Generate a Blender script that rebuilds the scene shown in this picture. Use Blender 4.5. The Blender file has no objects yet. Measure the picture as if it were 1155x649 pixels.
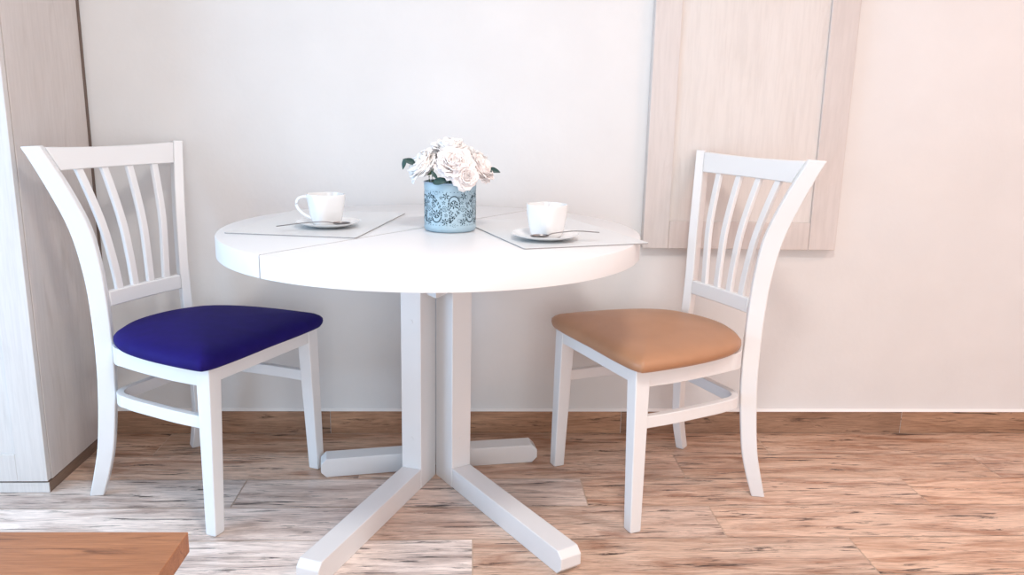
import bpy, bmesh, math, random
from mathutils import Vector, Matrix
from math import sin, cos, pi, radians as R

random.seed(7)
sc = bpy.context.scene
COL = sc.collection
sc.view_settings.view_transform = 'Standard'
sc.view_settings.look = 'None'
sc.view_settings.gamma = 1.0
sc.view_settings.use_curve_mapping = False
sc.view_settings.exposure = 0.0
sc.cycles.use_denoising = True
sc.cycles.max_bounces = 8
sc.cycles.diffuse_bounces = 5
sc.cycles.caustics_reflective = False
sc.cycles.caustics_refractive = False
sc.cycles.sample_clamp_indirect = 6.0

# ------------------------------------------------------------------ helpers
def link(name, me, mat=None, parent=None, smooth=None, bevel=None, segs=2):
    o = bpy.data.objects.new(name, me)
    COL.objects.link(o)
    if parent is not None:
        o.parent = parent
    if mat is not None:
        for m in (mat if isinstance(mat, (list, tuple)) else [mat]):
            me.materials.append(m)
    if smooth is not None:
        me.shade_smooth()
        me.set_sharp_from_angle(angle=R(smooth))
    if bevel:
        b = o.modifiers.new('bevel', 'BEVEL')
        b.width = bevel
        b.segments = segs
        b.limit_method = 'ANGLE'
        b.angle_limit = R(40)
    return o

def finish(name, bm, mat, parent=None, **k):
    bmesh.ops.recalc_face_normals(bm, faces=bm.faces)
    me = bpy.data.meshes.new(name)
    bm.to_mesh(me)
    bm.free()
    return link(name, me, mat, parent, **k)

def thing(name, label, cat, loc=(0, 0, 0), rz=0, group=None):
    o = bpy.data.objects.new(name, None)
    o.empty_display_size = 0.05
    COL.objects.link(o)
    o.location = loc
    o.rotation_euler = (0, 0, rz)
    return tag(o, label, cat, group)

def tag(o, label, cat, group=None):
    o['label'] = label
    o['category'] = cat
    if group:
        o['group'] = group
    return o

def structure(o):
    o['kind'] = 'structure'
    return o

def box(bm, x0, x1, y0, y1, z0, z1):
    v = [bm.verts.new(p) for p in ((x0, y0, z0), (x1, y0, z0), (x1, y1, z0), (x0, y1, z0),
                                   (x0, y0, z1), (x1, y0, z1), (x1, y1, z1), (x0, y1, z1))]
    for f in ((0, 3, 2, 1), (4, 5, 6, 7), (0, 1, 5, 4), (1, 2, 6, 5), (2, 3, 7, 6), (3, 0, 4, 7)):
        bm.faces.new([v[i] for i in f])
    return v

def loft(bm, rings, caps=True, closed=True):
    """rings: lists of equally many points, each ring closed"""
    vr = [[bm.verts.new(p) for p in r] for r in rings]
    n = len(vr[0])
    for a, b in zip(vr, vr[1:]):
        for i in range(n if closed else n - 1):
            j = (i + 1) % n
            bm.faces.new((a[i], a[j], b[j], b[i]))
    if caps:
        bm.faces.new(vr[0][::-1])
        bm.faces.new(vr[-1])
    return vr

def catmull(pts, n):
    """smooth interpolation of a polyline of tuples, n steps per span"""
    P = [Vector(p) for p in pts]
    out = []
    for i in range(len(P) - 1):
        p0 = P[i - 1] if i else P[i] * 2 - P[i + 1]
        p1, p2 = P[i], P[i + 1]
        p3 = P[i + 2] if i + 2 < len(P) else p2 * 2 - p1
        for k in range(n):
            t = k / n
            out.append(0.5 * (2 * p1 + (p2 - p0) * t + (2 * p0 - 5 * p1 + 4 * p2 - p3) * t * t
                              + (3 * p1 - p0 - 3 * p2 + p3) * t ** 3))
    out.append(P[-1].copy())
    return out

def tube(bm, pts, radii, seg=10):
    P = [Vector(p) for p in pts]
    rings = []
    up = Vector((0, 0, 1))
    for i, p in enumerate(P):
        t = (P[min(i + 1, len(P) - 1)] - P[max(i - 1, 0)]).normalized()
        a = t.cross(up)
        if a.length < 1e-3:
            a = t.cross(Vector((1, 0, 0)))
        a.normalize()
        b = a.cross(t)
        r = radii[i] if isinstance(radii, (list, tuple)) else radii
        ra, rb = r if isinstance(r, tuple) else (r, r)
        rings.append([p + a * (ra * cos(2 * pi * k / seg)) + b * (rb * sin(2 * pi * k / seg)) for k in range(seg)])
    loft(bm, rings)

def interp(x, xs, ys):
    if x <= xs[0]:
        return ys[0]
    for i in range(len(xs) - 1):
        if x <= xs[i + 1]:
            return ys[i] + (ys[i + 1] - ys[i]) * (x - xs[i]) / (xs[i + 1] - xs[i])
    return ys[-1]

# ------------------------------------------------------------------ materials
def new_mat(name):
    m = bpy.data.materials.new(name)
    m.use_nodes = True
    nt = m.node_tree
    return m, nt, nt.nodes, nt.links, nt.nodes['Principled BSDF']

def plain(name, col, rough=0.4, metal=0.0, spec=0.5, noise=0.0, nscale=8.0, bump=0.0, bscale=60.0, sheen=0.0, coat=0.0):
    m, nt, N, L, P = new_mat(name)
    P.inputs['Base Color'].default_value = (*col, 1)
    P.inputs['Roughness'].default_value = rough
    P.inputs['Metallic'].default_value = metal
    P.inputs['Specular IOR Level'].default_value = spec
    if sheen:
        P.inputs['Sheen Weight'].default_value = sheen
        P.inputs['Sheen Roughness'].default_value = 0.4
    if coat:
        P.inputs['Coat Weight'].default_value = coat
        P.inputs['Coat Roughness'].default_value = 0.15
    tc = N.new('ShaderNodeTexCoord')
    if noise:
        n = N.new('ShaderNodeTexNoise')
        n.inputs['Scale'].default_value = nscale
        n.inputs['Detail'].default_value = 5
        L.new(tc.outputs['Object'], n.inputs['Vector'])
        mx = N.new('ShaderNodeMix')
        mx.data_type = 'RGBA'
        mx.inputs['A'].default_value = (*[c * (1 - noise) for c in col], 1)
        mx.inputs['B'].default_value = (*[min(1, c * (1 + noise)) for c in col], 1)
        L.new(n.outputs['Fac'], mx.inputs['Factor'])
        L.new(mx.outputs['Result'], P.inputs['Base Color'])
    if bump:
        n2 = N.new('ShaderNodeTexNoise')
        n2.inputs['Scale'].default_value = bscale
        n2.inputs['Detail'].default_value = 4
        L.new(tc.outputs['Object'], n2.inputs['Vector'])
        b = N.new('ShaderNodeBump')
        b.inputs['Strength'].default_value = bump
        b.inputs['Distance'].default_value = 0.002
        L.new(n2.outputs['Fac'], b.inputs['Height'])
        L.new(b.outputs['Normal'], P.inputs['Normal'])
    return m

def wood(name, axis, light, mid, dark, streak=0.55, rough=0.45, plank=False, stretch=16.0, base=2.2, spec=0.4, bump=0.15, fine=0.80, lo=0.30, hi=0.62, st=(0.54, 0.70)):
    """grain running along axis 0/1/2; plank: per-face 'plank' colour attribute shifts and tints each board"""
    m, nt, N, L, P = new_mat(name)
    tc = N.new('ShaderNodeTexCoord')
    vec = tc.outputs['Object']
    at = None
    if plank:
        at = N.new('ShaderNodeAttribute')
        at.attribute_name = 'plank'
        sc_ = N.new('ShaderNodeVectorMath')
        sc_.operation = 'MULTIPLY_ADD'
        sc_.inputs[1].default_value = (37, 53, 29)
        L.new(at.outputs['Color'], sc_.inputs[0])
        L.new(vec, sc_.inputs[2])
        vec = sc_.outputs[0]
    def stretched(s, k):
        mp = N.new('ShaderNodeMapping')
        sv = [s * k] * 3
        sv[axis] = s
        mp.inputs['Scale'].default_value = sv
        L.new(vec, mp.inputs['Vector'])
        return mp.outputs['Vector']
    def noise(s, k, det, rgh, dist=0.0):
        n = N.new('ShaderNodeTexNoise')
        n.inputs['Scale'].default_value = 1.0
        n.inputs['Detail'].default_value = det
        n.inputs['Roughness'].default_value = rgh
        n.inputs['Distortion'].default_value = dist
        L.new(stretched(s, k), n.inputs['Vector'])
        return n.outputs['Fac']
    def ramp(f, stops):
        r = N.new('ShaderNodeValToRGB')
        el = r.color_ramp.elements
        el[0].position, el[0].color = stops[0][0], (*stops[0][1], 1)
        el[1].position, el[1].color = stops[-1][0], (*stops[-1][1], 1)
        for p, c in stops[1:-1]:
            e = el.new(p)
            e.color = (*c, 1)
        L.new(f, r.inputs['Fac'])
        return r.outputs['Color']
    f1 = noise(base, stretch * 0.45, 6, 0.66, 0.6)
    c = ramp(f1, [(lo, mid), ((lo + hi) / 2, tuple((a + b) / 2 for a, b in zip(mid, light))), (hi, light)])
    f2 = noise(base * 1.6, stretch, 5, 0.7, 0.9)
    s = ramp(f2, [(st[0], (0, 0, 0)), (st[1], (streak,) * 3)])
    mx = N.new('ShaderNodeMix')
    mx.data_type = 'RGBA'
    mx.inputs['B'].default_value = (*dark, 1)
    L.new(s, mx.inputs['Factor'])
    L.new(c, mx.inputs['A'])
    col = mx.outputs['Result']
    f3 = noise(base * 5, stretch * 2.2, 4, 0.6, 0.3)
    fine = ramp(f3, [(0.38, (fine,) * 3), (0.58, (1.0,) * 3)])
    mu = N.new('ShaderNodeMix')
    mu.data_type = 'RGBA'
    mu.blend_type = 'MULTIPLY'
    mu.inputs['Factor'].default_value = 1.0
    L.new(col, mu.inputs['A'])
    L.new(fine, mu.inputs['B'])
    col = mu.outputs['Result']
    if plank:
        sx = N.new('ShaderNodeSeparateColor')
        L.new(at.outputs['Color'], sx.inputs['Color'])
        mr = N.new('ShaderNodeMapRange')
        mr.inputs['To Min'].default_value = 0.80
        mr.inputs['To Max'].default_value = 1.14
        L.new(sx.outputs['Blue'], mr.inputs['Value'])
        hv = N.new('ShaderNodeHueSaturation')
        gs = N.new('ShaderNodeMath')         # random grey per board, plus window light painted into left floor boards
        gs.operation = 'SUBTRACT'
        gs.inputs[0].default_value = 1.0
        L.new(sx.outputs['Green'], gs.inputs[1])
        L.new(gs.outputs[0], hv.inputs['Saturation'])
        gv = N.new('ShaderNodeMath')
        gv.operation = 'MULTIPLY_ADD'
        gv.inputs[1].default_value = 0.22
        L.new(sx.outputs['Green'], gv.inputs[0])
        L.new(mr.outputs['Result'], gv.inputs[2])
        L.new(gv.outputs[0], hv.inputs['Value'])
        L.new(col, hv.inputs['Color'])
        col = hv.outputs['Color']
    L.new(col, P.inputs['Base Color'])
    P.inputs['Roughness'].default_value = rough
    P.inputs['Specular IOR Level'].default_value = spec
    if bump:
        b = N.new('ShaderNodeBump')
        b.inputs['Strength'].default_value = bump
        b.inputs['Distance'].default_value = 0.0015
        L.new(f3, b.inputs['Height'])
        L.new(b.outputs['Normal'], P.inputs['Normal'])
    return m

M = {}
M['wall'] = plain('wall_plaster', (0.735, 0.73, 0.722), 0.85, spec=0.2, noise=0.05, nscale=5.0, bump=0.3, bscale=40)
M['ceiling'] = plain('ceiling_paint', (0.85, 0.85, 0.84), 0.9, spec=0.1, noise=0.01)
M['white'] = plain('white_lacquer', (0.78, 0.785, 0.79), 0.32, spec=0.45, noise=0.012, nscale=12, bump=0.03, bscale=90)
M['table_white'] = plain('white_table_lacquer', (0.74, 0.74, 0.745), 0.28, spec=0.5, noise=0.01, nscale=9)
M['china'] = plain('white_china', (0.80, 0.80, 0.797), 0.12, spec=0.5, noise=0.005, coat=0.4)
M['steel'] = plain('spoon_steel', (0.30, 0.285, 0.285), 0.28, metal=1.0, noise=0.03)
M['screw'] = plain('dark_screw', (0.10, 0.10, 0.11), 0.4, metal=0.8, noise=0.05)
M['mat'] = plain('silver_placemat', (0.68, 0.695, 0.70), 0.34, spec=0.5, noise=0.04, nscale=160, bump=0.15, bscale=350)
M['mat_edge_shade'] = plain('placemat_edge_shade', (0.30, 0.29, 0.29), 0.6, noise=0.05)
M['blue_seat'] = plain('navy_blue_velvet', (0.013, 0.007, 0.125), 0.7, spec=0.12, noise=0.25, nscale=30, bump=0.12, bscale=260)
M['tan_seat'] = plain('tan_leatherette', (0.43, 0.225, 0.125), 0.42, spec=0.4, noise=0.10, nscale=14, bump=0.10, bscale=220)
M['tin'] = plain('blue_tin', (0.36, 0.50, 0.585), 0.42, metal=0.0, spec=0.5, noise=0.06, nscale=40)
M['tin_hole'] = plain('pierced_dark', (0.035, 0.065, 0.085), 0.8, noise=0.05)
M['tin_rim'] = plain('tin_rim', (0.33, 0.45, 0.56), 0.35, spec=0.5, noise=0.05)
M['petal'] = plain('white_petal', (0.90, 0.875, 0.86), 0.6, spec=0.2, noise=0.02, nscale=60)
M['petal_blush'] = plain('blush_petal', (0.90, 0.835, 0.815), 0.6, spec=0.2, noise=0.03, nscale=60)
M['leaf'] = plain('dark_leaf', (0.025, 0.065, 0.06), 0.5, noise=0.3, nscale=50)
M['stem'] = plain('green_stem', (0.10, 0.17, 0.08), 0.6, noise=0.2, nscale=40)
M['grout'] = plain('pale_grout', (0.62, 0.48, 0.38), 0.9, noise=0.06, nscale=40)
M['caulk'] = plain('white_sealant', (0.86, 0.84, 0.82), 0.7, noise=0.02)
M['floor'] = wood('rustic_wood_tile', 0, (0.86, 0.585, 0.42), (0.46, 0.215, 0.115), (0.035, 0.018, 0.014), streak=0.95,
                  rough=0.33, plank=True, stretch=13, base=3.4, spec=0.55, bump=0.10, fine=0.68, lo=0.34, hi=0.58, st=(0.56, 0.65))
M['skirt'] = wood('skirting_wood_tile', 0, (0.50, 0.29, 0.175), (0.29, 0.145, 0.078), (0.04, 0.022, 0.016), streak=0.9,
                  rough=0.42, plank=True, stretch=11, base=3.0, fine=0.7, st=(0.56, 0.67))
M['pale_wood'] = wood('whitewashed_wood', 2, (0.67, 0.62, 0.595), (0.605, 0.55, 0.52), (0.44, 0.365, 0.325), streak=0.34,
                      rough=0.5, stretch=6.5, base=1.5, bump=0.05, fine=0.95, st=(0.58, 0.74))
M['pale_door'] = wood('whitewashed_door', 2, (0.70, 0.67, 0.65), (0.65, 0.615, 0.59), (0.50, 0.45, 0.42), streak=0.2,
                      rough=0.45, stretch=9, base=1.6, bump=0.05, fine=0.93, st=(0.58, 0.74))
M['panel_wood'] = wood('pale_panel_wood', 2, (0.72, 0.685, 0.655), (0.66, 0.615, 0.58), (0.50, 0.43, 0.385), streak=0.34,
                       rough=0.5, stretch=6.0, base=1.5, bump=0.05, fine=0.95, st=(0.58, 0.74))
M['oak'] = wood('orange_oak', 0, (0.43, 0.19, 0.09), (0.29, 0.115, 0.05), (0.10, 0.035, 0.016), streak=0.7,
                rough=0.42, stretch=12, base=2.6)
M['plinth'] = wood('brown_plinth', 1, (0.28, 0.19, 0.14), (0.17, 0.105, 0.075), (0.05, 0.03, 0.02), rough=0.5)
M['back_shadow'] = plain('back_shadow_brown', (0.16, 0.115, 0.095), 0.8, noise=0.08)
M['gap'] = plain('grey_gap', (0.22, 0.20, 0.20), 0.8, noise=0.05)
M['frame_white'] = plain('window_frame_paint', (0.85, 0.86, 0.87), 0.4, noise=0.01)
gm, nt_, N_, L_, P_ = new_mat('window_glass')
P_.inputs['Transmission Weight'].default_value = 1.0
P_.inputs['Roughness'].default_value = 0.0
P_.inputs['IOR'].default_value = 1.05
M['glass'] = gm

# ------------------------------------------------------------------ camera
f_px, pitch, yaw, roll, H = 909.52, 0.2181, 0.0522, -0.0203, 1.0871
xh = Vector((cos(yaw), -sin(yaw), 0))
yh = Vector((sin(yaw), cos(yaw), 0))
zh = Vector((0, 0, 1))
d = yh * cos(pitch) - zh * sin(pitch)
u0 = zh * cos(pitch) + yh * sin(pitch)
rr = xh * cos(roll) - u0 * sin(roll)
uu = xh * sin(roll) + u0 * cos(roll)
cam = bpy.data.cameras.new('camera')
co = bpy.data.objects.new('camera', cam)
COL.objects.link(co)
mw = Matrix.Identity(4)
for i in range(3):
    mw[i][0], mw[i][1], mw[i][2] = rr[i], uu[i], -d[i]
mw[2][3] = H
co.matrix_world = mw
cam.sensor_fit = 'HORIZONTAL'
cam.sensor_width = 36
cam.lens = 36 * f_px / 1155
cam.clip_start = 0.02
sc.camera = co

# ------------------------------------------------------------------ room
YW = 2.603             # back wall
XL, XR, YF, ZC = -2.6, 3.2, -2.4, 2.55
T = 0.12

# floor: rows of wood-look tiles over pale grout, one mesh
def planks(bm, lay, rows, y_top, pitch_, x0, x1, length, offs, z, gap=0.0016, vertical=None):
    for r in range(rows):
        yb, ya = y_top - pitch_ * r, y_top - pitch_ * (r + 1)
        off = offs[r] if r < len(offs) else random.random()
        k0 = math.floor((x0 - off) / length)
        x = off + k0 * length
        while x < x1:
            a, b = max(x, x0), min(x + length, x1)
            if b - a > 0.004:
                grey = random.random() * 0.12
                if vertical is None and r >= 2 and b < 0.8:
                    grey = 0.70 - 0.2 * random.random() if a < -0.7 else (0.42 if r == 2 else 0.24) if a < -0.25 else 0.10  # left boards greyed and lightened, painting in the window's cool cast
                col = (random.random(), grey, random.random(), 1)
                if vertical is None:
                    pts = ((a + gap, ya + gap, z), (b - gap, ya + gap, z), (b - gap, yb - gap, z), (a + gap, yb - gap, z))
                else:
                    pts = ((a + gap, vertical, ya), (b - gap, vertical, ya), (b - gap, vertical, yb), (a + gap, vertical, yb))
                vs = [bm.verts.new(p) for p in pts]
                f = bm.faces.new(vs)
                f.material_index = 0
                for l in f.loops:
                    l[lay] = col
            x += length

bm = bmesh.new()
lay = bm.loops.layers.float_color.new('plank')
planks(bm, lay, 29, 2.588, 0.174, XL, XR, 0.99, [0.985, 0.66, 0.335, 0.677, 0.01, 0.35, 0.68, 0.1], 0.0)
grv = box(bm, XL - T, XR + T, YF - T, YW + T, -0.10, -0.0012)
for f in bm.faces:
    if all(v in grv for v in f.verts):
        f.material_index = 1
me = bpy.data.meshes.new('floor')
bm.to_mesh(me)
bm.free()
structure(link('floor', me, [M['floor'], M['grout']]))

bm = bmesh.new()
box(bm, XL - T, XR + T, YW, YW + T, 0, ZC)
structure(finish('wall_back', bm, M['wall']))
bm = bmesh.new()
box(bm, XR, XR + T, YF, YW, 0, ZC)
structure(finish('wall_right', bm, M['wall']))
# wall behind the camera with a wide window opening added for fill light
FX0, FX1, FZ0, FZ1 = -0.5, 2.1, 0.10, 1.9
bm = bmesh.new()
box(bm, XL - T, FX0, YF - T, YF, 0, ZC)
box(bm, FX1, XR + T, YF - T, YF, 0, ZC)
box(bm, FX0, FX1, YF - T, YF, 0, FZ0)
box(bm, FX0, FX1, YF - T, YF, FZ1, ZC)
structure(finish('wall_front', bm, M['wall']))
bm = bmesh.new()
for (a, b, c, e) in ((FX0, FX0 + .06, FZ0, FZ1), (FX1 - .06, FX1, FZ0, FZ1), (FX0 + .06, FX1 - .06, FZ0, FZ0 + .06),
                     (FX0 + .06, FX1 - .06, FZ1 - .06, FZ1), ((FX0 + FX1) / 2 - .03, (FX0 + FX1) / 2 + .03, FZ0 + .06, FZ1 - .06)):
    box(bm, a, b, YF - 0.10, YF - 0.04, c, e)
structure(finish('fill_window', bm, M['frame_white'], bevel=0.004))  # frame of the added fill window, out of view
bm = bmesh.new()
box(bm, XL - T, XR + T, YF - T, YW + T, ZC, ZC + 0.1)
structure(finish('ceiling', bm, M['ceiling']))
# left wall with a tall balcony window
WY0, WY1, WZ0, WZ1 = -0.2, 2.06, 0.08, 1.75
bm = bmesh.new()
box(bm, XL - T, XL, YF, WY0, 0, ZC)
box(bm, XL - T, XL, WY1, YW, 0, ZC)
box(bm, XL - T, XL, WY0, WY1, 0, WZ0)
box(bm, XL - T, XL, WY0, WY1, WZ1, ZC)
structure(finish('wall_left', bm, M['wall']))
bm = bmesh.new()
for (a, b, c, e) in ((WY0, WY0 + .06, WZ0, WZ1), (WY1 - .06, WY1, WZ0, WZ1), (WY0 + .06, WY1 - .06, WZ0, WZ0 + .06),
                     (WY0 + .06, WY1 - .06, WZ1 - .06, WZ1), ((WY0 + WY1) / 2 - .03, (WY0 + WY1) / 2 + .03, WZ0 + .06, WZ1 - .06)):
    box(bm, XL - 0.10, XL - 0.04, a, b, c, e)
w1 = structure(finish('window_1', bm, M['frame_white'], bevel=0.004))

# skirting tiles with a white sealant line on top
bm = bmesh.new()
lay = bm.loops.layers.float_color.new('plank')
box(bm, XL, XR, 2.591, YW - 0.0005, 0, 0.0785)
for f in bm.faces:
    f.material_index = 1
planks(bm, lay, 1, 0.0785, 0.0785, XL, XR, 0.99, [0.52], 0, gap=0.0008, vertical=2.5902)
me = bpy.data.meshes.new('baseboard_back')
bm.to_mesh(me)
bm.free()
structure(link('baseboard_back', me, [M['skirt'], M['skirt']]))
bm = bmesh.new()
rings = []
for x in (XL, XR):
    rings.append([(x, 2.591, 0.0785), (x, YW - 0.0004, 0.0785), (x, YW - 0.0004, 0.0855)])
loft(bm, rings)
structure(finish('trim_1', bm, M['caulk']))

# ------------------------------------------------------------------ tall cabinet on the left
CX, CYF = -1.184, 2.180          # right side plane, carcass front
cab = thing('tall_cabinet', 'tall whitewashed wood cabinet against the wall behind the blue chair', 'cabinet', (CX, CYF, 0))
CW, CH, CD = 0.90, 2.15, YW - 0.012 - CYF
bm = bmesh.new()
box(bm, -0.018, 0, 0.002, CD, 0.034, CH)
finish('side_panel', bm, M['pale_wood'], cab, bevel=0.001)
bm = bmesh.new()
box(bm, -CW, -CW + 0.018, 0.002, CD, 0.034, CH)
finish('side_panel', bm, M['pale_wood'], cab, bevel=0.001)
bm = bmesh.new()
box(bm, -CW - 0.003, 0.004, CD + 0.0003, CD + 0.010, 0.034, CH)  # rear edge coloured dark and jutting out, painting the shadow beside the wall
finish('back_shadow_board', bm, M['back_shadow'], cab)
bm = bmesh.new()
box(bm, -CW + 0.018, -0.018, 0.002, CD - 0.008, CH - 0.018, CH)
finish('top_board', bm, M['pale_wood'], cab)
bm = bmesh.new()
box(bm, -CW + 0.018, -0.018, 0.002, CD - 0.008, 0.034, 0.052)
finish('shelf_board', bm, M['pale_wood'], cab)
bm = bmesh.new()
box(bm, -CW, 0.0, -0.016, CD, 0.0, 0.032)
pl = finish('plinth', bm, M['plinth'], cab, bevel=0.001)
bm = bmesh.new()
box(bm, -CW, 0.0, -0.020, -0.0165, 0.002, 0.031)
finish('plinth_strip', bm, M['pale_door'], pl)
def cab_door(x0, x1):
    bm = bmesh.new()
    y0, y1, z0, z1 = -0.022, -0.002, 0.036, CH - 0.002
    s = 0.082
    box(bm, x0, x0 + s, y0, y1, z0, z1)
    box(bm, x1 - s, x1, y0, y1, z0, z1)
    box(bm, x0 + s, x1 - s, y0, y1, z0, z0 + s)
    box(bm, x0 + s, x1 - s, y0, y1, z1 - s, z1)
    dr = finish('door', bm, M['pale_door'], cab, bevel=0.0015)
    bm = bmesh.new()
    box(bm, x0 + s, x1 - s, y0 + 0.007, y1, z0 + s, z1 - s)
    finish('door_panel', bm, M['pale_door'], dr)
    return dr
cab_door(-CW / 2 + 0.0015, -0.001)
cab_door(-CW + 0.001, -CW / 2 - 0.0015)

# ------------------------------------------------------------------ panelled board on the wall
PX0, PX1, PZ0, PZ1 = 0.557, 1.198, 0.652, 2.05
PT = 0.034
wp = thing('wall_cupboard', 'whitewashed wood framed panel hung on the wall behind the tan chair', 'wall panel', (PX0, YW, PZ0))
PW, PH = PX1 - PX0, PZ1 - PZ0
yb = -0.0008
for (a, b) in ((0, 0.084), (PW - 0.090, PW)):
    bm = bmesh.new()
    box(bm, a, b, -PT, yb, 0, PH)
    finish('stile', bm, M['pale_wood'], wp, bevel=0.002)
for (a, b) in ((0, 0.090), (PH - 0.09, PH)):
    bm = bmesh.new()
    box(bm, 0.0845, PW - 0.0905, -PT + 0.0015, yb, a, b)
    finish('rail', bm, M['pale_wood'], wp, bevel=0.0015)
bm = bmesh.new()
box(bm, 0.0845, PW - 0.0905, -PT + 0.008, yb, 0.0902, PH - 0.0902)
finish('centre_panel', bm, M['panel_wood'], wp)

# ------------------------------------------------------------------ low oak table in the near left corner
CT = 0.40
ct = thing('coffee_table', 'low oak table with pale legs cut off by the lower left corner', 'coffee table', (-0.4585, 1.226, 0), R(-0.8))
bm = bmesh.new()
box(bm, -0.95, 0.0, -0.55, 0.0, CT - 0.036, CT)
finish('tabletop', bm, M['oak'], ct, bevel=0.0015)
for (a, b) in ((-0.075, -0.022), (-0.075, -0.475), (-0.915, -0.022), (-0.915, -0.475)):
    bm = bmesh.new()
    box(bm, a, a + 0.052, b - 0.052, b, 0, CT - 0.036)
    finish('leg', bm, M['white'], ct, bevel=0.002)

# ------------------------------------------------------------------ dining chairs
ZS = [0, .08, .16, .33, .46, .58, .67, .76, .87, .975]
FB = [-.495, -.477, -.464, -.457, -.462, -.470, -.480, -.495, -.522, -.548]
FF = [-.444, -.420, -.405, -.395, -.400, -.407, -.413, -.424, -.452, -.486]
ZH = [0, .2, .42, .55, .65, .76, .87, .975]
HW = [.186, .166, .153, .151, .155, .169, .201, .241]
def smooth_table(xs, ys, n=8):
    p = catmull(list(zip(xs, ys, [0] * len(xs))), n)
    return [a.x for a in p], [a.y for a in p]
FBx, FBy = smooth_table(ZS, FB)
FFx, FFy = smooth_table(ZS, FF)
HWx, HWy = smooth_table(ZH, HW)
fb = lambda z: interp(z, FBx, FBy)
ff = lambda z: interp(z, FFx, FFy)
hw = lambda z: interp(z, HWx, HWy)
tk = lambda z: interp(z, [0, .5, .8, .975], [.026, .027, .027, .028])
CP, SP = cos(R(33)), sin(R(33))

def outline(scale_in=0.0, n=72):
    """seat outline (forward, lateral): square front corners, round back"""
    half = [(0.012, 0.0), (0.014, 0.12), (0.011, 0.205), (0.002, 0.238), (-0.012, 0.246), (-0.08, 0.245), (-0.17, 0.238),
            (-0.26, 0.221), (-0.325, 0.197), (-0.374, 0.162), (-0.402, 0.115), (-0.420, 0.07), (-0.428, 0.03), (-0.430, 0.0)]
    h = catmull([(a, b, 0) for a, b in half], 5)
    pts = [(p.x, p.y) for p in h] + [(p.x, -p.y) for p in h[-2:0:-1]]
    if scale_in:
        out = []
        k = len(pts)
        for i in range(k):
            a, b = Vector(pts[i - 1]), Vector(pts[(i + 1) % k])
            t = (b - a).normalized()
            out.append((pts[i][0] - t.y * scale_in, pts[i][1] + t.x * scale_in))
        return out
    return pts

def u_path(front, lat_front, lat_end, back, rad):
    """bent-wood U from one front leg round the back to the other: list of (fwd, lat)"""
    h = [(front, lat_front), (-0.13, lat_front - 0.001), (-0.22, lat_front * 0.62 + lat_end * 0.38), (back + rad + 0.035, lat_end + 0.007)]
    for k in range(9):
        a = (pi / 2) * k / 8
        h.append((back + rad - rad * sin(a), lat_end - rad + rad * cos(a)))
    sm = catmull([(a, b, 0) for a, b in h], 4)
    pts = [(p.x, p.y) for p in sm]
    return pts + [(a, -b) for a, b in pts[::-1]]

def rect_sweep(bm, path, thick, z0, z1):
    rings = []
    n = len(path)
    for i, p in enumerate(path):
        a, b = Vector(path[max(i - 1, 0)]), Vector(path[min(i + 1, n - 1)])
        t = (b - a).normalized()
        nrm = Vector((-t.y, t.x))       # towards one side
        q0 = Vector(p) + nrm * thick / 2
        q1 = Vector(p) - nrm * thick / 2
        rings.append([(q0.x, q0.y, z0), (q1.x, q1.y, z0), (q1.x, q1.y, z1), (q0.x, q0.y, z1)])
    loft(bm, rings)

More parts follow.
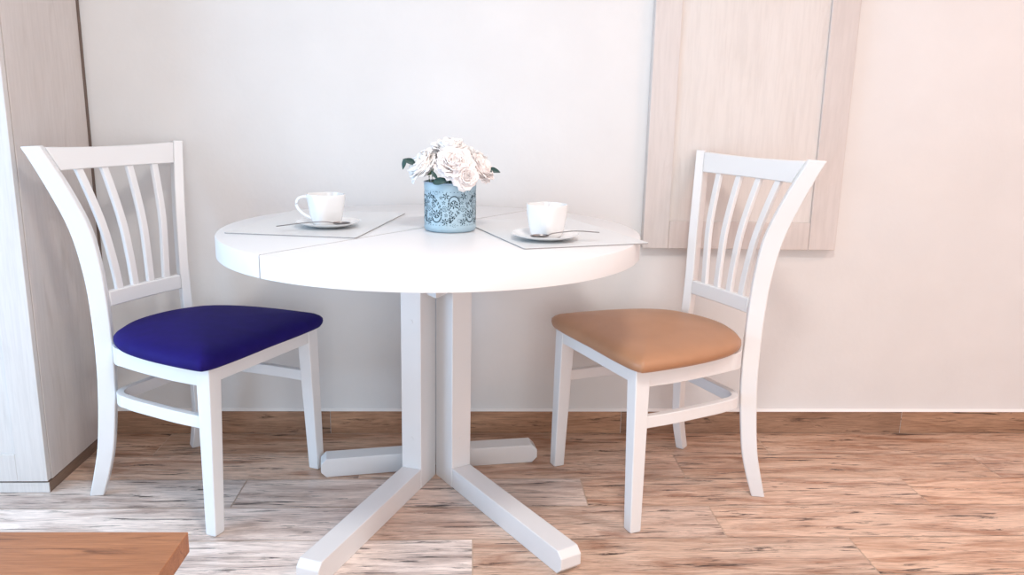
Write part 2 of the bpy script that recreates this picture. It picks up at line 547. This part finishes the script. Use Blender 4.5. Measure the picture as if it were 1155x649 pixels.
def make_chair(label, cushion_mat, cushion_label, loc, rz):
    t = thing('dining_chair', label, 'chair', loc, rz, 'white slat-back dining chairs at the round table')
    W = M['white']
    # front legs: square, tapering, slightly splayed
    for s in (1, -1):
        bm = bmesh.new()
        rings = []
        for z, oh, th, fr in ((0.0, .2335, .029, -.0025), (0.004, .2340, .033, 0.0), (0.20, .2285, .0375, 0.0), (0.446, .2215, .043, 0.0)):
            rings.append([(fr, s * oh, z), (fr, s * (oh - th), z), (fr - th, s * (oh - th), z), (fr - th, s * oh, z)])
        loft(bm, rings)
        finish('leg', bm, W, t, bevel=0.0025)
    # rear legs running up into the back stiles (sabre curve)
    for s in (1, -1):
        bm = bmesh.new()
        rings = []
        n = 40
        for i in range(n + 1):
            z = 0.973 * i / n
            k = tk(z)
            w = 0.735 * (ff(z) - fb(z))
            dz = 0.003 if i == n else 0
            fo = Vector((ff(z), hw(z)))              # front outer edge; the sabre bends backwards and outwards
            bo = fo + Vector((-CP, SP)) * w
            inn = Vector((SP, CP)) * k
            rings.append([(fo.x, s * fo.y, z), (fo.x - inn.x, s * (fo.y - inn.y), z),
                          (bo.x - inn.x, s * (bo.y - inn.y), z - dz), (bo.x, s * bo.y, z - dz)])
        loft(bm, rings)
        finish('rear_leg', bm, W, t, bevel=0.003, smooth=35)
    # apron: front rail and bent side/back rail
    bm = bmesh.new()
    box(bm, -0.024, -0.002, -0.180, 0.180, 0.408, 0.446)
    finish('front_rail', bm, W, t, bevel=0.0015)
    bm = bmesh.new()
    rect_sweep(bm, u_path(-0.040, 0.209, 0.181, -0.391, 0.066), 0.020, 0.398, 0.446)
    finish('seat_frame', bm, W, t, smooth=40, bevel=0.0015)
    # bent stretcher
    bm = bmesh.new()
    rect_sweep(bm, u_path(-0.036, 0.205, 0.183, -0.386, 0.060), 0.020, 0.282, 0.315)
    st = finish('stretcher', bm, W, t, smooth=40, bevel=0.002)
    for s in (1, -1):
        bm = bmesh.new()
        tube(bm, [(-0.364, s * 0.156, 0.300), (-0.356, s * 0.150, 0.300)], 0.004, 10)
        finish('screw', bm, M['screw'], st)
    # cushion
    bm = bmesh.new()
    base = outline()
    rings = []
    cxm = -0.20
    for z, inn in ((0.4462, -0.010), (0.4475, -0.002), (0.454, 0.003), (0.462, 0.005), (0.470, 0.004)):
        o_ = outline(-inn) if inn else base
        rings.append([(a, b, z) for a, b in o_])
    o_ = outline(-0.004)
    for sca, z in ((0.975, 0.4775), (0.93, 0.4845), (0.85, 0.4905), (0.72, 0.4950), (0.52, 0.4985), (0.30, 0.5000), (0.10, 0.5008)):
        rings.append([(cxm + (a - cxm) * sca, b * sca, z) for a, b in o_])
    loft(bm, rings)
    cu = finish('seat_cushion', bm, cushion_mat, t, smooth=60)
    cu['label'] = cushion_label
    # top rail, bowed back
    def bowed(name, lat, z0, z1, fr, bow, thick, crown=0.0, n=16):
        bm = bmesh.new()
        rings = []
        for i in range(n + 1):
            y = -1 + 2 * i / n
            b = fr(z0) - bow * (1 - y * y)
            tpt = fr(z1) - bow * (1 - y * y)
            zt = z1 - crown * (1 - y * y)
            rings.append([(b, y * lat(z0), z0), (b - thick, y * lat(z0), z0),
                          (tpt - thick, y * lat(zt), zt), (tpt, y * lat(zt), zt)])
        loft(bm, rings)
        return finish(name, bm, W, t, smooth=40, bevel=0.003)
    inner = lambda z: hw(z) - tk(z) * CP - 0.0006
    bowed('top_rail', inner, 0.908, 0.968, lambda z: ff(z) - tk(z) * SP + 0.002, 0.012, 0.020, 0.005)
    bowed('lower_rail', inner, 0.539, 0.581, lambda z: ff(z) - tk(z) * SP + 0.002, 0.005, 0.019)
    # four curved slats
    for k in (-1.5, -0.5, 0.5, 1.5):
        bm = bmesh.new()
        rings = []
        n = 22
        for i in range(n + 1):
            v = i / n
            z = 0.578 + (0.911 - 0.578) * v
            y = k * (0.056 + (0.0855 - 0.056) * (v ** 1.25))
            rel0 = k * 0.056 / 0.125
            rel1 = k * 0.0855 / 0.19
            bow = (1 - v) * 0.006 * (1 - rel0 ** 2) + v * 0.014 * (1 - rel1 ** 2)
            x = ff(z) - tk(z) * SP - 0.001 - bow
            w, th = 0.0215 / 2, 0.013
            rings.append([(x, y - w, z), (x - th, y - w, z), (x - th, y + w, z), (x, y + w, z)])
        loft(bm, rings)
        finish('back_slat', bm, W, t, smooth=40, bevel=0.002)
    return t

make_chair('white wooden slat-back chair with a navy blue seat beside the tall cabinet', M['blue_seat'], 'navy blue upholstered seat cushion',
           (-0.5461, 2.1213, 0), R(-25.3035))
make_chair('white wooden slat-back chair with a tan seat in front of the wall panel', M['tan_seat'], 'tan upholstered seat cushion',
           (0.3386, 2.1303, 0), R(201.5029))

# ------------------------------------------------------------------ round pedestal table
HT = 0.784
TC = Vector((-0.098, 2.057))
TR = 0.526
HUB = Vector((-0.106, 2.342))
tb = thing('round_table', 'round white pedestal table with crossed feet between the two chairs', 'table', (TC.x, TC.y, 0))
seam_dir = Vector((0.60, 0.80)).normalized()
seam_pt = Vector((-0.438, 1.650)) - TC
def table_half(side, drop):
    """half disc on one side of the seam line"""
    nrm = Vector((-seam_dir.y, seam_dir.x)) * side
    dist = seam_pt.dot(nrm)            # signed offset of the seam from the centre
    a0 = math.acos(max(-1, min(1, (dist + 0.0023) / TR)))
    base = math.atan2(nrm.y, nrm.x)
    n = 96
    rim = [base - a0 + 2 * a0 * i / n for i in range(n + 1)]
    bm = bmesh.new()
    prof = [(0.0, HT - 0.049 - drop), (0.0, HT - 0.003 - drop), (-0.0012, HT - 0.0008 - drop), (-0.003, HT - drop)]
    rings = [[(cos(a) * (TR + o), sin(a) * (TR + o), z) for a in rim] for o, z in prof]
    loft(bm, rings)
    return finish('tabletop_half', bm, M['table_white'], tb, smooth=30)
table_half(1, 0.0)
table_half(-1, 0.0)

# grey strip filling the gap between the two halves
bm = bmesh.new()
sn = Vector((-seam_dir.y, seam_dir.x))
sd = sn * seam_pt.dot(sn)
hl = math.sqrt(TR ** 2 - sd.length ** 2) - 0.004
rings = []
for t_ in (-hl, hl):
    c_ = sd + seam_dir * t_
    rings.append([(*(c_ - sn * 0.0022), HT - 0.046), (*(c_ + sn * 0.0022), HT - 0.046), (*(c_ + sn * 0.0022), HT - 0.0008), (*(c_ - sn * 0.0022), HT - 0.0008)])
loft(bm, rings)
finish('seam_strip', bm, M['gap'], tb)

hub = HUB - TC
A_, B_ = 0.062, 0.100
def bar(name, ang, r0, r1, z0, z1, w, mat, chamfer=0.0, parent=tb):
    a = R(ang)
    u, v = Vector((cos(a), sin(a))), Vector((-sin(a), cos(a)))
    prof = [(r0, z0), (r1 - chamfer, z0), (r1, z0 + chamfer), (r1, z1 - chamfer), (r1 - chamfer, z1), (r0, z1)] if chamfer else \
           [(r0, z0), (r1, z0), (r1, z1), (r0, z1)]
    bm = bmesh.new()
    rings = []
    for s in (-w / 2, w / 2):
        rings.append([(*(hub + u * r + v * s), z) for r, z in prof])
    loft(bm, rings)
    return finish(name, bm, mat, parent, bevel=0.002)
UND = HT - 0.049 - 0.0032
R0 = (A_ / 2) / math.tan(R(26)) + 0.0006
for ang, L_ in ((248, 0.705), (300, 0.703)):
    p_ = bar('post', ang, R0, R0 + B_, 0.0, UND, A_, M['table_white'])
    bar('foot', ang, R0 + B_ + 0.0006, L_, 0.0, 0.060, A_ - 0.002, M['table_white'], 0.016)
    a = R(ang)
    u, v = Vector((cos(a), sin(a))), Vector((-sin(a), cos(a)))
    for z in ((0.15, 0.50) if ang == 248 else (0.15,)):
        c0 = hub + u * (R0 + B_ - 0.0005)
        bm = bmesh.new()
        tube(bm, [(*c0, z), (*(c0 + u * 0.0016), z)], 0.0065, 16)
        finish('bolt_cap', bm, M['table_white'], p_)
# rear post behind them carries the two rear feet
bm = bmesh.new()
box(bm, hub.x - 0.052, hub.x + 0.052, hub.y - 0.004, hub.y + 0.058, 0, UND)
finish('post', bm, M['table_white'], tb, bevel=0.002)
for ang, L_ in ((190.3, 0.346), (8.5, 0.318)):
    bar('foot', ang, 0.056, L_, 0.0, 0.058, A_, M['table_white'], 0.016)
# bracing block under the top, one corner showing between the posts
bm = bmesh.new()
box(bm, hub.x - 0.14, hub.x + 0.14, hub.y + 0.060, hub.y + 0.09, UND - 0.06, UND)
finish('brace', bm, M['table_white'], tb, bevel=0.002)
bm = bmesh.new()
q = [(hub.x + 0.011, hub.y - 0.192), (hub.x + 0.040, hub.y - 0.133), (hub.x + 0.006, hub.y - 0.078), (hub.x - 0.022, hub.y - 0.138)]
loft(bm, [[(a, b, z) for a, b in q] for z in (0.577, UND)])
finish('corner_block', bm, M['table_white'], tb, bevel=0.0015)

# ------------------------------------------------------------------ things on the table
def placemat(label, c, e1, e2):
    """c: front corner, e1 / e2: edge vectors"""
    o = Vector(c)
    bm = bmesh.new()
    e1, e2 = Vector(e1), Vector(e2)
    ctr = o + (e1 + e2) / 2
    def corner_ring(z, inset=0.0):
        pts = []
        l1, l2 = e1.length, e2.length
        u, v = e1.normalized(), e2.normalized()
        r = 0.006
        for cx, cy, a0 in ((r, r, pi), (l1 - r, r, 1.5 * pi), (l1 - r, l2 - r, 0), (r, l2 - r, .5 * pi)):
            for k in range(5):
                a = a0 + (pi / 2) * k / 4
                p = o + u * (cx + (r - inset) * cos(a)) + v * (cy + (r - inset) * sin(a)) - ctr
                pts.append((p.x, p.y, z))
        return pts
    loft(bm, [corner_ring(0.0), corner_ring(0.0024), corner_ring(0.003, 0.0006)])
    bmesh.ops.recalc_face_normals(bm, faces=bm.faces)
    for f in bm.faces:
        f.material_index = 1 if abs(f.normal.z) < 0.5 else 0  # mat sides coloured dark to paint the shadow of their thickness
    ob = finish('placemat', bm, [M['mat'], M['mat_edge_shade']])
    ob.location = (ctr.x, ctr.y, HT + 0.0002)
    return tag(ob, label, 'placemat', 'silver grey placemats')
placemat('silver grey placemat under the cup by the blue chair', (-0.268, 1.877), (0.0765, 0.461), (-0.320, 0.053))
placemat('silver grey placemat overhanging the table edge by the tan chair', (0.117, 1.752), (0.300, 0.0985), (-0.143, 0.4355))

def sq_ring(half, e, z, n=40, rot=0.0):
    pts = []
    for k in range(n):
        a = 2 * pi * k / n
        c, s = cos(a), sin(a)
        r = half / ((abs(c) ** e + abs(s) ** e) ** (1 / e))
        pts.append((r * cos(a + rot), r * sin(a + rot), z))
    return pts

ZM = HT + 0.0034
def saucer(label, x, y):
    bm = bmesh.new()
    prof = [(0.030, 0.0), (0.036, 0.0), (0.040, 0.002), (0.062, 0.0065), (0.0785, 0.0135), (0.0795, 0.0150), (0.0775, 0.0150),
            (0.062, 0.0088), (0.042, 0.0048), (0.033, 0.0046), (0.030, 0.0036)]
    loft(bm, [sq_ring(r, 2.25, z, 64) for r, z in prof])
    o = finish('saucer', bm, M['china'], smooth=50)
    o.location = (x, y, ZM)
    return tag(o, label, 'saucer', 'white saucers')
def cup(label, x, y, rot, handle_ang):
    t = thing('coffee_cup', label, 'cup', (x, y, ZM + 0.0048), 0, 'white square coffee cups')
    bm = bmesh.new()
    prof = [(0.022, 0.002, 2.6), (0.0245, 0.0, 2.8), (0.0275, 0.0016, 3.2), (0.0295, 0.008, 3.8), (0.0325, 0.025, 4.2), (0.0355, 0.045, 4.0),
            (0.0395, 0.063, 3.0), (0.0418, 0.0715, 2.4), (0.0416, 0.0730, 2.4), (0.0400, 0.0728, 2.4), (0.0372, 0.062, 2.9),
            (0.0330, 0.045, 3.8), (0.0300, 0.025, 3.8), (0.0265, 0.008, 3.2), (0.015, 0.0055, 2.4), (0.004, 0.005, 2.0)]
    loft(bm, [sq_ring(r * 1.10, e, z * 1.06, 56, rot) for r, z, e in prof])
    finish('cup_body', bm, M['china'], t, smooth=60)
    bm = bmesh.new()
    pth = catmull([(0.032, 0, 0.060), (0.047, 0, 0.0655), (0.062, 0, 0.062), (0.0685, 0, 0.050), (0.064, 0, 0.036), (0.050, 0, 0.0225), (0.0275, 0, 0.012)], 5)
    ca, sa = cos(handle_ang), sin(handle_ang)
    tube(bm, [(p.x * 1.08 * ca, p.x * 1.08 * sa, p.z * 1.06) for p in pth], (0.0034), 12)
    finish('handle', bm, M['china'], t, smooth=60)
    return t
def spoon(label, bowl, end, mids, zrot=0):
    """bowl centre, handle end, z profile along"""
    b, e = Vector(bowl), Vector(end)
    t = thing('teaspoon', label, 'spoon', b, 0, 'steel teaspoons')
    dirv = (e - b)
    flat = Vector((dirv.x, dirv.y, 0))
    u = flat.normalized()
    v = Vector((-u.y, u.x, 0))
    bm = bmesh.new()
    rings = []
    n = 12
    # bowl: hollow oval
    for j in range(9):
        a = (pi / 2) * j / 8 * 0.98
        r = cos(a)
        rings.append([(u * (0.0215 * r * cos(2 * pi * k / 24) * (1.0 if cos(2 * pi * k / 24) > 0 else 1.1)) + v * (0.0138 * r * sin(2 * pi * k / 24))
                       + Vector((0, 0, 0.0062 * (1 - sin(a)) ** 1))) for k in range(24)])
    inner = []
    for j in range(8, -1, -1):
        a = (pi / 2) * j / 8 * 0.98
        r = cos(a)
        inner.append([(u * (0.0205 * r * cos(2 * pi * k / 24)) + v * (0.0128 * r * sin(2 * pi * k / 24))
                       + Vector((0, 0, 0.0008 + 0.0062 * (1 - sin(a))))) for k in range(24)])
    loft(bm, rings + inner, caps=False)
    finish('bowl', bm, M['steel'], t, smooth=60)
    bm = bmesh.new()
    L0 = flat.length
    pts, rad = [], []
    ctrl = [(0.019, 0.0062)] + [(a * L0, z) for a, z in mids] + [(L0, dirv.z)]
    pth = catmull([(a, 0, z) for a, z in ctrl], 6)
    for p in pth:
        pts.append(u * p.x + Vector((0, 0, p.z)))
        fr = (p.x - 0.019) / (L0 - 0.019)
        rad.append((interp(fr, [0, .15, .5, .9, 1], [.0032, .0022, .0026, .0045, .0028]), .0011))
    tube(bm, pts, rad, 10)
    finish('handle', bm, M['steel'], t, smooth=60)
    return t

SL = Vector((-0.362, 2.045))
SR = Vector((0.174, 1.885))
saucer('white saucer on the placemat by the blue chair', SL.x, SL.y)
saucer('white saucer on the placemat by the tan chair', SR.x, SR.y)
cup('white square cup with its handle towards the blue chair', SL.x - 0.004, SL.y + 0.002, R(34), R(180))
cup('white square cup with hidden handle nearest the tan chair', SR.x + 0.004, SR.y + 0.006, R(42), R(75))
spoon('steel teaspoon lying across the saucer by the blue chair', (-0.322, 2.000, ZM + 0.0105), (-0.470, 1.955, ZM + 0.0120), [(0.3, 0.0095), (0.6, 0.0075)])
spoon('steel teaspoon lying across the saucer by the tan chair', (0.158, 1.833, ZM + 0.0105), (0.300, 1.868, ZM + 0.0200), [(0.25, 0.0105), (0.6, 0.0140)])

# ------------------------------------------------------------------ blue pierced tin with flowers
VX, VY, VR, VH = -0.054, 2.036, 0.0655, 0.122
vz = HT + 0.0002
vs = thing('flower_tin', 'round light blue pierced tin holding white flowers on the table', 'vase', (VX, VY, vz))
bm = bmesh.new()
prof = [(0.020, 0.002), (0.055, 0.0), (0.0600, 0.0008), (0.0640, 0.004), (VR, 0.009), (VR, 0.0145), (VR - .0006, 0.016), (VR - .0006, 0.104), (VR, 0.1055),
        (VR, VH - 0.003), (VR - 0.0015, VH - 0.001), (VR - 0.004, VH - 0.001), (VR - 0.004, 0.03), (0.02, 0.028)]
loft(bm, [[(r * cos(2 * pi * k / 72), r * sin(2 * pi * k / 72), z) for k in range(72)] for r, z in prof])
finish('tin_body', bm, M['tin'], vs, smooth=40)
bm = bmesh.new()
rings = []
for j in range(12):
    a = 2 * pi * j / 12
    rings.append([((VR - 0.001 + 0.0022 * cos(a)) * cos(2 * pi * k / 72), (VR - 0.001 + 0.0022 * cos(a)) * sin(2 * pi * k / 72),
                   VH - 0.001 + 0.0022 * sin(a)) for k in range(72)])
rings.append(rings[0])
loft(bm, rings, caps=False)
bmesh.ops.remove_doubles(bm, verts=bm.verts, dist=1e-6)
finish('rolled_rim', bm, M['tin_rim'], vs, smooth=60)
# pierced flower and paisley pattern, wrapped round the wall of the tin
bm = bmesh.new()
def on_tin(x, z):
    a = x / VR
    r = VR - 0.0006 + 0.0004
    return (r * cos(a), r * sin(a), z)
def blob(cx, cz, ax, az, rot=0.0, n=10):
    pts = []
    for k in range(n):
        t_ = 2 * pi * k / n
        x, z = ax * cos(t_), az * sin(t_)
        pts.append(on_tin(cx + x * cos(rot) - z * sin(rot), cz + x * sin(rot) + z * cos(rot)))
    bm.faces.new([bm.verts.new(p) for p in pts])
def daisy(cx, cz, s, n=6, hole=True):
    for k in range(n):
        a = 2 * pi * k / n + 0.3
        blob(cx + s * 0.62 * cos(a), cz + s * 0.62 * sin(a), s * 0.36, s * 0.17, a)
    if hole:
        blob(cx, cz, s * 0.14, s * 0.14)
def ringlet(cx, cz, r, n=9):
    for k in range(n):
        a = 2 * pi * k / n
        blob(cx + r * cos(a), cz + r * sin(a), r * 0.30, r * 0.13, a + pi / 2, 8)
def paisley(cx, cz, s, flip, up):
    for off, n, w in ((1.0, 26, 0.075), (0.66, 16, 0.065)):
        for k in range(n):
            t_ = 2 * pi * (k + 0.5) / n
            # teardrop with a curled tip
            rad = off * (0.55 + 0.0 * t_)
            x = rad * sin(t_) * (0.5 - 0.5 * cos(t_)) ** 0.55
            z = -off * 0.95 * cos(t_) * -1
            z = off * 0.95 * cos(t_)
            x += 0.32 * max(0, z) ** 2
            x2, z2 = flip * x * s, up * z * s
            dx = 0.55 * cos(t_) * off
            dz = -0.95 * sin(t_) * off
            blob(cx + x2, cz + z2, s * w * 1.25, s * w * 0.6, math.atan2(up * dz, flip * dx if abs(dx) > 1e-6 else 1e-6), 8)
    daisy(cx, cz - up * s * 0.32, s * 0.30)
    blob(cx + flip * s * 0.10, cz + up * s * 0.22, s * 0.07, s * 0.05)
circ = 2 * pi * VR
cells = 9
for i in range(cells):
    x = circ * i / cells
    up = 1 if i % 2 == 0 else -1
    paisley(x, 0.059, 0.034, 1 if i % 4 < 2 else -1, up)
    xm = x + circ / cells / 2
    daisy(xm, 0.0285, 0.0088)
    daisy(xm + 0.002, 0.091, 0.0088)
    ringlet(xm, 0.060, 0.0062)
    daisy(xm, 0.060, 0.0040, 5, False)
    daisy(xm - 0.003, 0.0755, 0.0050, 5)
    daisy(xm + 0.003, 0.0445, 0.0050, 5)
    ringlet(x, 0.059 + up * 0.0395 if up < 0 else 0.0985, 0.0042, 7)
    for xx, zz, ss in ((0.0115, 0.0335, 0.0052), (-0.0115, 0.0870, 0.0050), (0.0125, 0.0730, 0.0042), (-0.0125, 0.0500, 0.0042)):
        daisy(xm + xx * 0.9, zz, ss, 5)
    ringlet(xm - 0.0105, 0.0315, 0.0040, 7)
    ringlet(xm + 0.0105, 0.0885, 0.0040, 7)
    for q_ in range(5):
        blob(x - 0.018 + q_ * 0.009, 0.0195, 0.0011, 0.0011, 0, 6)
        blob(x - 0.018 + q_ * 0.009, 0.1010, 0.0011, 0.0011, 0, 6)
finish('pierced_pattern', bm, M['tin_hole'], vs)

def petal(bm, base, yawp, tilt, length, width, cup_, ruffle, rnd):
    """one curved petal; tilt 0 = upright, 90 = flat out"""
    nu, nv = 7, 7
    grid = []
    ph = rnd.random() * 6.28
    for j in range(nv):
        v = j / (nv - 1)
        row = []
        ang = R(tilt) * (0.35 + 0.65 * v) - cup_ * 0.9 * max(0, v - 0.55)
        w = width * (sin(pi * min(1, 0.12 + 0.80 * v)) ** 0.65) * (1 - 0.12 * v)
        if j == 0:
            rr_, zz = 0.0, 0.0
        else:
            rr_ = prev[0] + sin(ang) * length / (nv - 1)
            zz = prev[1] + cos(ang) * length / (nv - 1)
        prev = (rr_, zz)
        for i in range(nu):
            u = -1 + 2 * i / (nu - 1)
            lat = u * w / 2
            bend = cup_ * (u * u) * w * 0.42
            wv = ruffle * length * sin(u * 5 + ph + v * 3) * v * v
            r_, z_ = rr_ - bend * cos(ang) + wv * cos(ang), zz + bend * sin(ang) - wv * sin(ang) * 0.5 - (0.10 * length * (u * u) * v * v)
            x, y = r_ + 0.0, lat
            row.append(bm.verts.new((base[0] + x * cos(yawp) - y * sin(yawp), base[1] + x * sin(yawp) + y * cos(yawp), base[2] + z_)))
        grid.append(row)
    for a, b in zip(grid, grid[1:]):
        for i in range(nu - 1):
            f = bm.faces.new((a[i], a[i + 1], b[i + 1], b[i]))

def leaf_mesh(bm, p0, p1, width, droop=0.006):
    a, b = Vector(p0), Vector(p1)
    t_ = (b - a)
    L_ = t_.length
    u = t_.normalized()
    s = u.cross(Vector((0.0, -0.75, 0.66)))
    if s.length < 1e-3:
        s = Vector((1, 0, 0))
    s.normalize()
    nrm = s.cross(u)
    rows = []
    for j in range(9):
        v = j / 8
        w = width * (sin(pi * (0.03 + 0.95 * v ** 0.8)) ** 0.9) / 2
        c = a + u * (L_ * v) - nrm * droop * v * v
        rows.append([bm.verts.new(c + s * w + nrm * w * 0.35), bm.verts.new(c), bm.verts.new(c - s * w + nrm * w * 0.35)])
    for p, q_ in zip(rows, rows[1:]):
        for i in range(2):
            bm.faces.new((p[i], p[i + 1], q_[i + 1], q_[i]))

def flower(label, off, size, lean, lean_dir, mat, leaves=(), seed=1, core=None):
    """off: bloom base relative to tin centre at table height"""
    rnd = random.Random(seed)
    t = thing('peony', label, 'flower', (VX, VY, vz + 0.032), 0, 'white peonies in the blue tin')
    b = Vector((off[0], off[1], off[2] - 0.032))
    # stem from tin floor
    bm = bmesh.new()
    foot = Vector((off[0] * 0.25, off[1] * 0.25, 0.0))
    rim_xy = Vector((off[0], off[1]))
    if rim_xy.length > 0.05:
        rim_xy = rim_xy.normalized() * 0.05
    mid = Vector((rim_xy.x, rim_xy.y, 0.078))
    path = catmull([foot, mid, b + Vector((0, 0, 0.002))] if b.z > 0.09 else [foot, (foot + b) / 2, b], 5)
    tube(bm, path, 0.0016, 8)
    finish('stem', bm, M['stem'], t, smooth=60)
    rot = Matrix.Rotation(R(lean), 4, Vector((-sin(R(lean_dir)), cos(R(lean_dir)), 0)))
    bm = bmesh.new()
    layers = [(5, 6, 0.60, 0.46, 1.0), (6, 17, 0.68, 0.56, 0.95), (7, 29, 0.77, 0.64, 0.85), (8, 43, 0.86, 0.72, 0.75), (9, 58, 0.92, 0.78, 0.65), (9, 76, 0.95, 0.80, 0.5), (8, 96, 0.92, 0.80, 0.35)]
    for li, (n, tilt, ln, wd, cp) in enumerate(layers):
        for k in range(n):
            yp = 2 * pi * (k + 0.5 * (li % 2)) / n + rnd.uniform(-.18, .18)
            petal(bm, (0, 0, 0), yp, tilt + rnd.uniform(-7, 7), size * ln * rnd.uniform(.9, 1.1), size * wd * 1.25 * rnd.uniform(.9, 1.1), cp,
                  0.055, rnd)
    bm.transform(Matrix.Translation(b) @ rot)
    bl = finish('petals', bm, mat, t, smooth=180)
    so = bl.modifiers.new('thickness', 'SOLIDIFY')
    so.thickness = 0.0006
    # small green calyx
    bm = bmesh.new()
    rings = []
    for j in range(6):
        a = j / 5
        r_ = size * 0.16 * sin(pi / 2 * a) + 0.0012
        rings.append([(r_ * cos(2 * pi * k / 12), r_ * sin(2 * pi * k / 12), -0.008 + 0.009 * a) for k in range(12)])
    loft(bm, rings)
    bm.transform(Matrix.Translation(b) @ rot)
    finish('calyx', bm, M['stem'], t, smooth=60)
    for p0, p1, w in leaves:
        bm = bmesh.new()
        z0 = 0.032
        leaf_mesh(bm, (p0[0], p0[1], p0[2] - z0), (p1[0], p1[1], p1[2] - z0), w)
        lf = finish('leaf', bm, M['leaf'], t, smooth=60)
        so = lf.modifiers.new('thickness', 'SOLIDIFY')
        so.thickness = 0.0005
    return t

flower('large blush peony facing forward in the middle of the tin', (0.012, -0.030, 0.146), 0.066, 38, -85, M['petal_blush'], seed=3)
flower('white peony drooping over the left rim of the tin', (-0.052, -0.016, 0.146), 0.056, 50, -165, M['petal'],
       leaves=[((-0.085, -0.030, 0.166), (-0.113, -0.036, 0.180), 0.018), ((-0.108, -0.034, 0.180), (-0.116, -0.040, 0.154), 0.011),
               ((-0.040, -0.070, 0.1235), (-0.002, -0.079, 0.134), 0.022), ((-0.044, -0.066, 0.152), (-0.026, -0.074, 0.132), 0.009)], seed=5)
flower('pale blush peony leaning over the right rim of the tin', (0.060, -0.012, 0.144), 0.054, 52, -25, M['petal_blush'],
       leaves=[((0.094, -0.014, 0.154), (0.124, -0.020, 0.152), 0.016)], seed=8)
flower('low blush peony spilling over the front rim of the tin', (0.033, -0.055, 0.1385), 0.042, 84, -68, M['petal_blush'], seed=13)
flower('white peony standing highest at the back of the tin', (-0.002, 0.022, 0.178), 0.060, 12, -90, M['petal'], seed=21)
flower('white peony behind the drooping one at the back left of the tin', (-0.044, 0.026, 0.160), 0.054, 26, 150, M['petal'], seed=34)
flower('white peony at the back right of the tin', (0.046, 0.030, 0.160), 0.052, 26, 30, M['petal'], seed=55)

# ------------------------------------------------------------------ light
w = bpy.data.worlds.new('world')
sc.world = w
w.use_nodes = True
bg = w.node_tree.nodes['Background']
bg.inputs['Color'].default_value = (0.75, 0.86, 1.0, 1)
bg.inputs['Strength'].default_value = 1.5

def area(name, loc, target, sx, sy, power, col, spread=180):
    l = bpy.data.lights.new(name, 'AREA')
    l.shape = 'RECTANGLE'
    l.size, l.size_y = sx, sy
    l.energy = power
    l.color = col
    l.spread = R(spread)
    o = bpy.data.objects.new(name, l)
    COL.objects.link(o)
    o.location = loc
    o.rotation_euler = (Vector(target) - Vector(loc)).to_track_quat('-Z', 'Y').to_euler()
    return o
area('window_daylight', (XL + 0.02, (WY0 + WY1) / 2, (WZ0 + WZ1) / 2), (0, (WY0 + WY1) / 2, (WZ0 + WZ1) / 2), WY1 - WY0 - 0.1, WZ1 - WZ0 - 0.1, 55, (0.40, 0.69, 1.0))
area('front_fill_light', ((FX0 + FX1) / 2, YF + 0.02, (FZ0 + FZ1) / 2), ((FX0 + FX1) / 2, 0, (FZ0 + FZ1) / 2), FX1 - FX0 - 0.1, FZ1 - FZ0 - 0.1, 49, (1.0, 0.98, 0.965))  # added fill from behind the camera, source unseen
area('ceiling_lamp', (0.26, 0.6, ZC - 0.03), (0.26, 0.6, 0), 0.35, 0.35, 31, (1.0, 0.95, 0.90))
area('warm_ceiling_lamp', (2.2, 1.1, ZC - 0.03), (2.2, 1.1, 0), 0.6, 0.6, 19, (1.0, 0.55, 0.40))
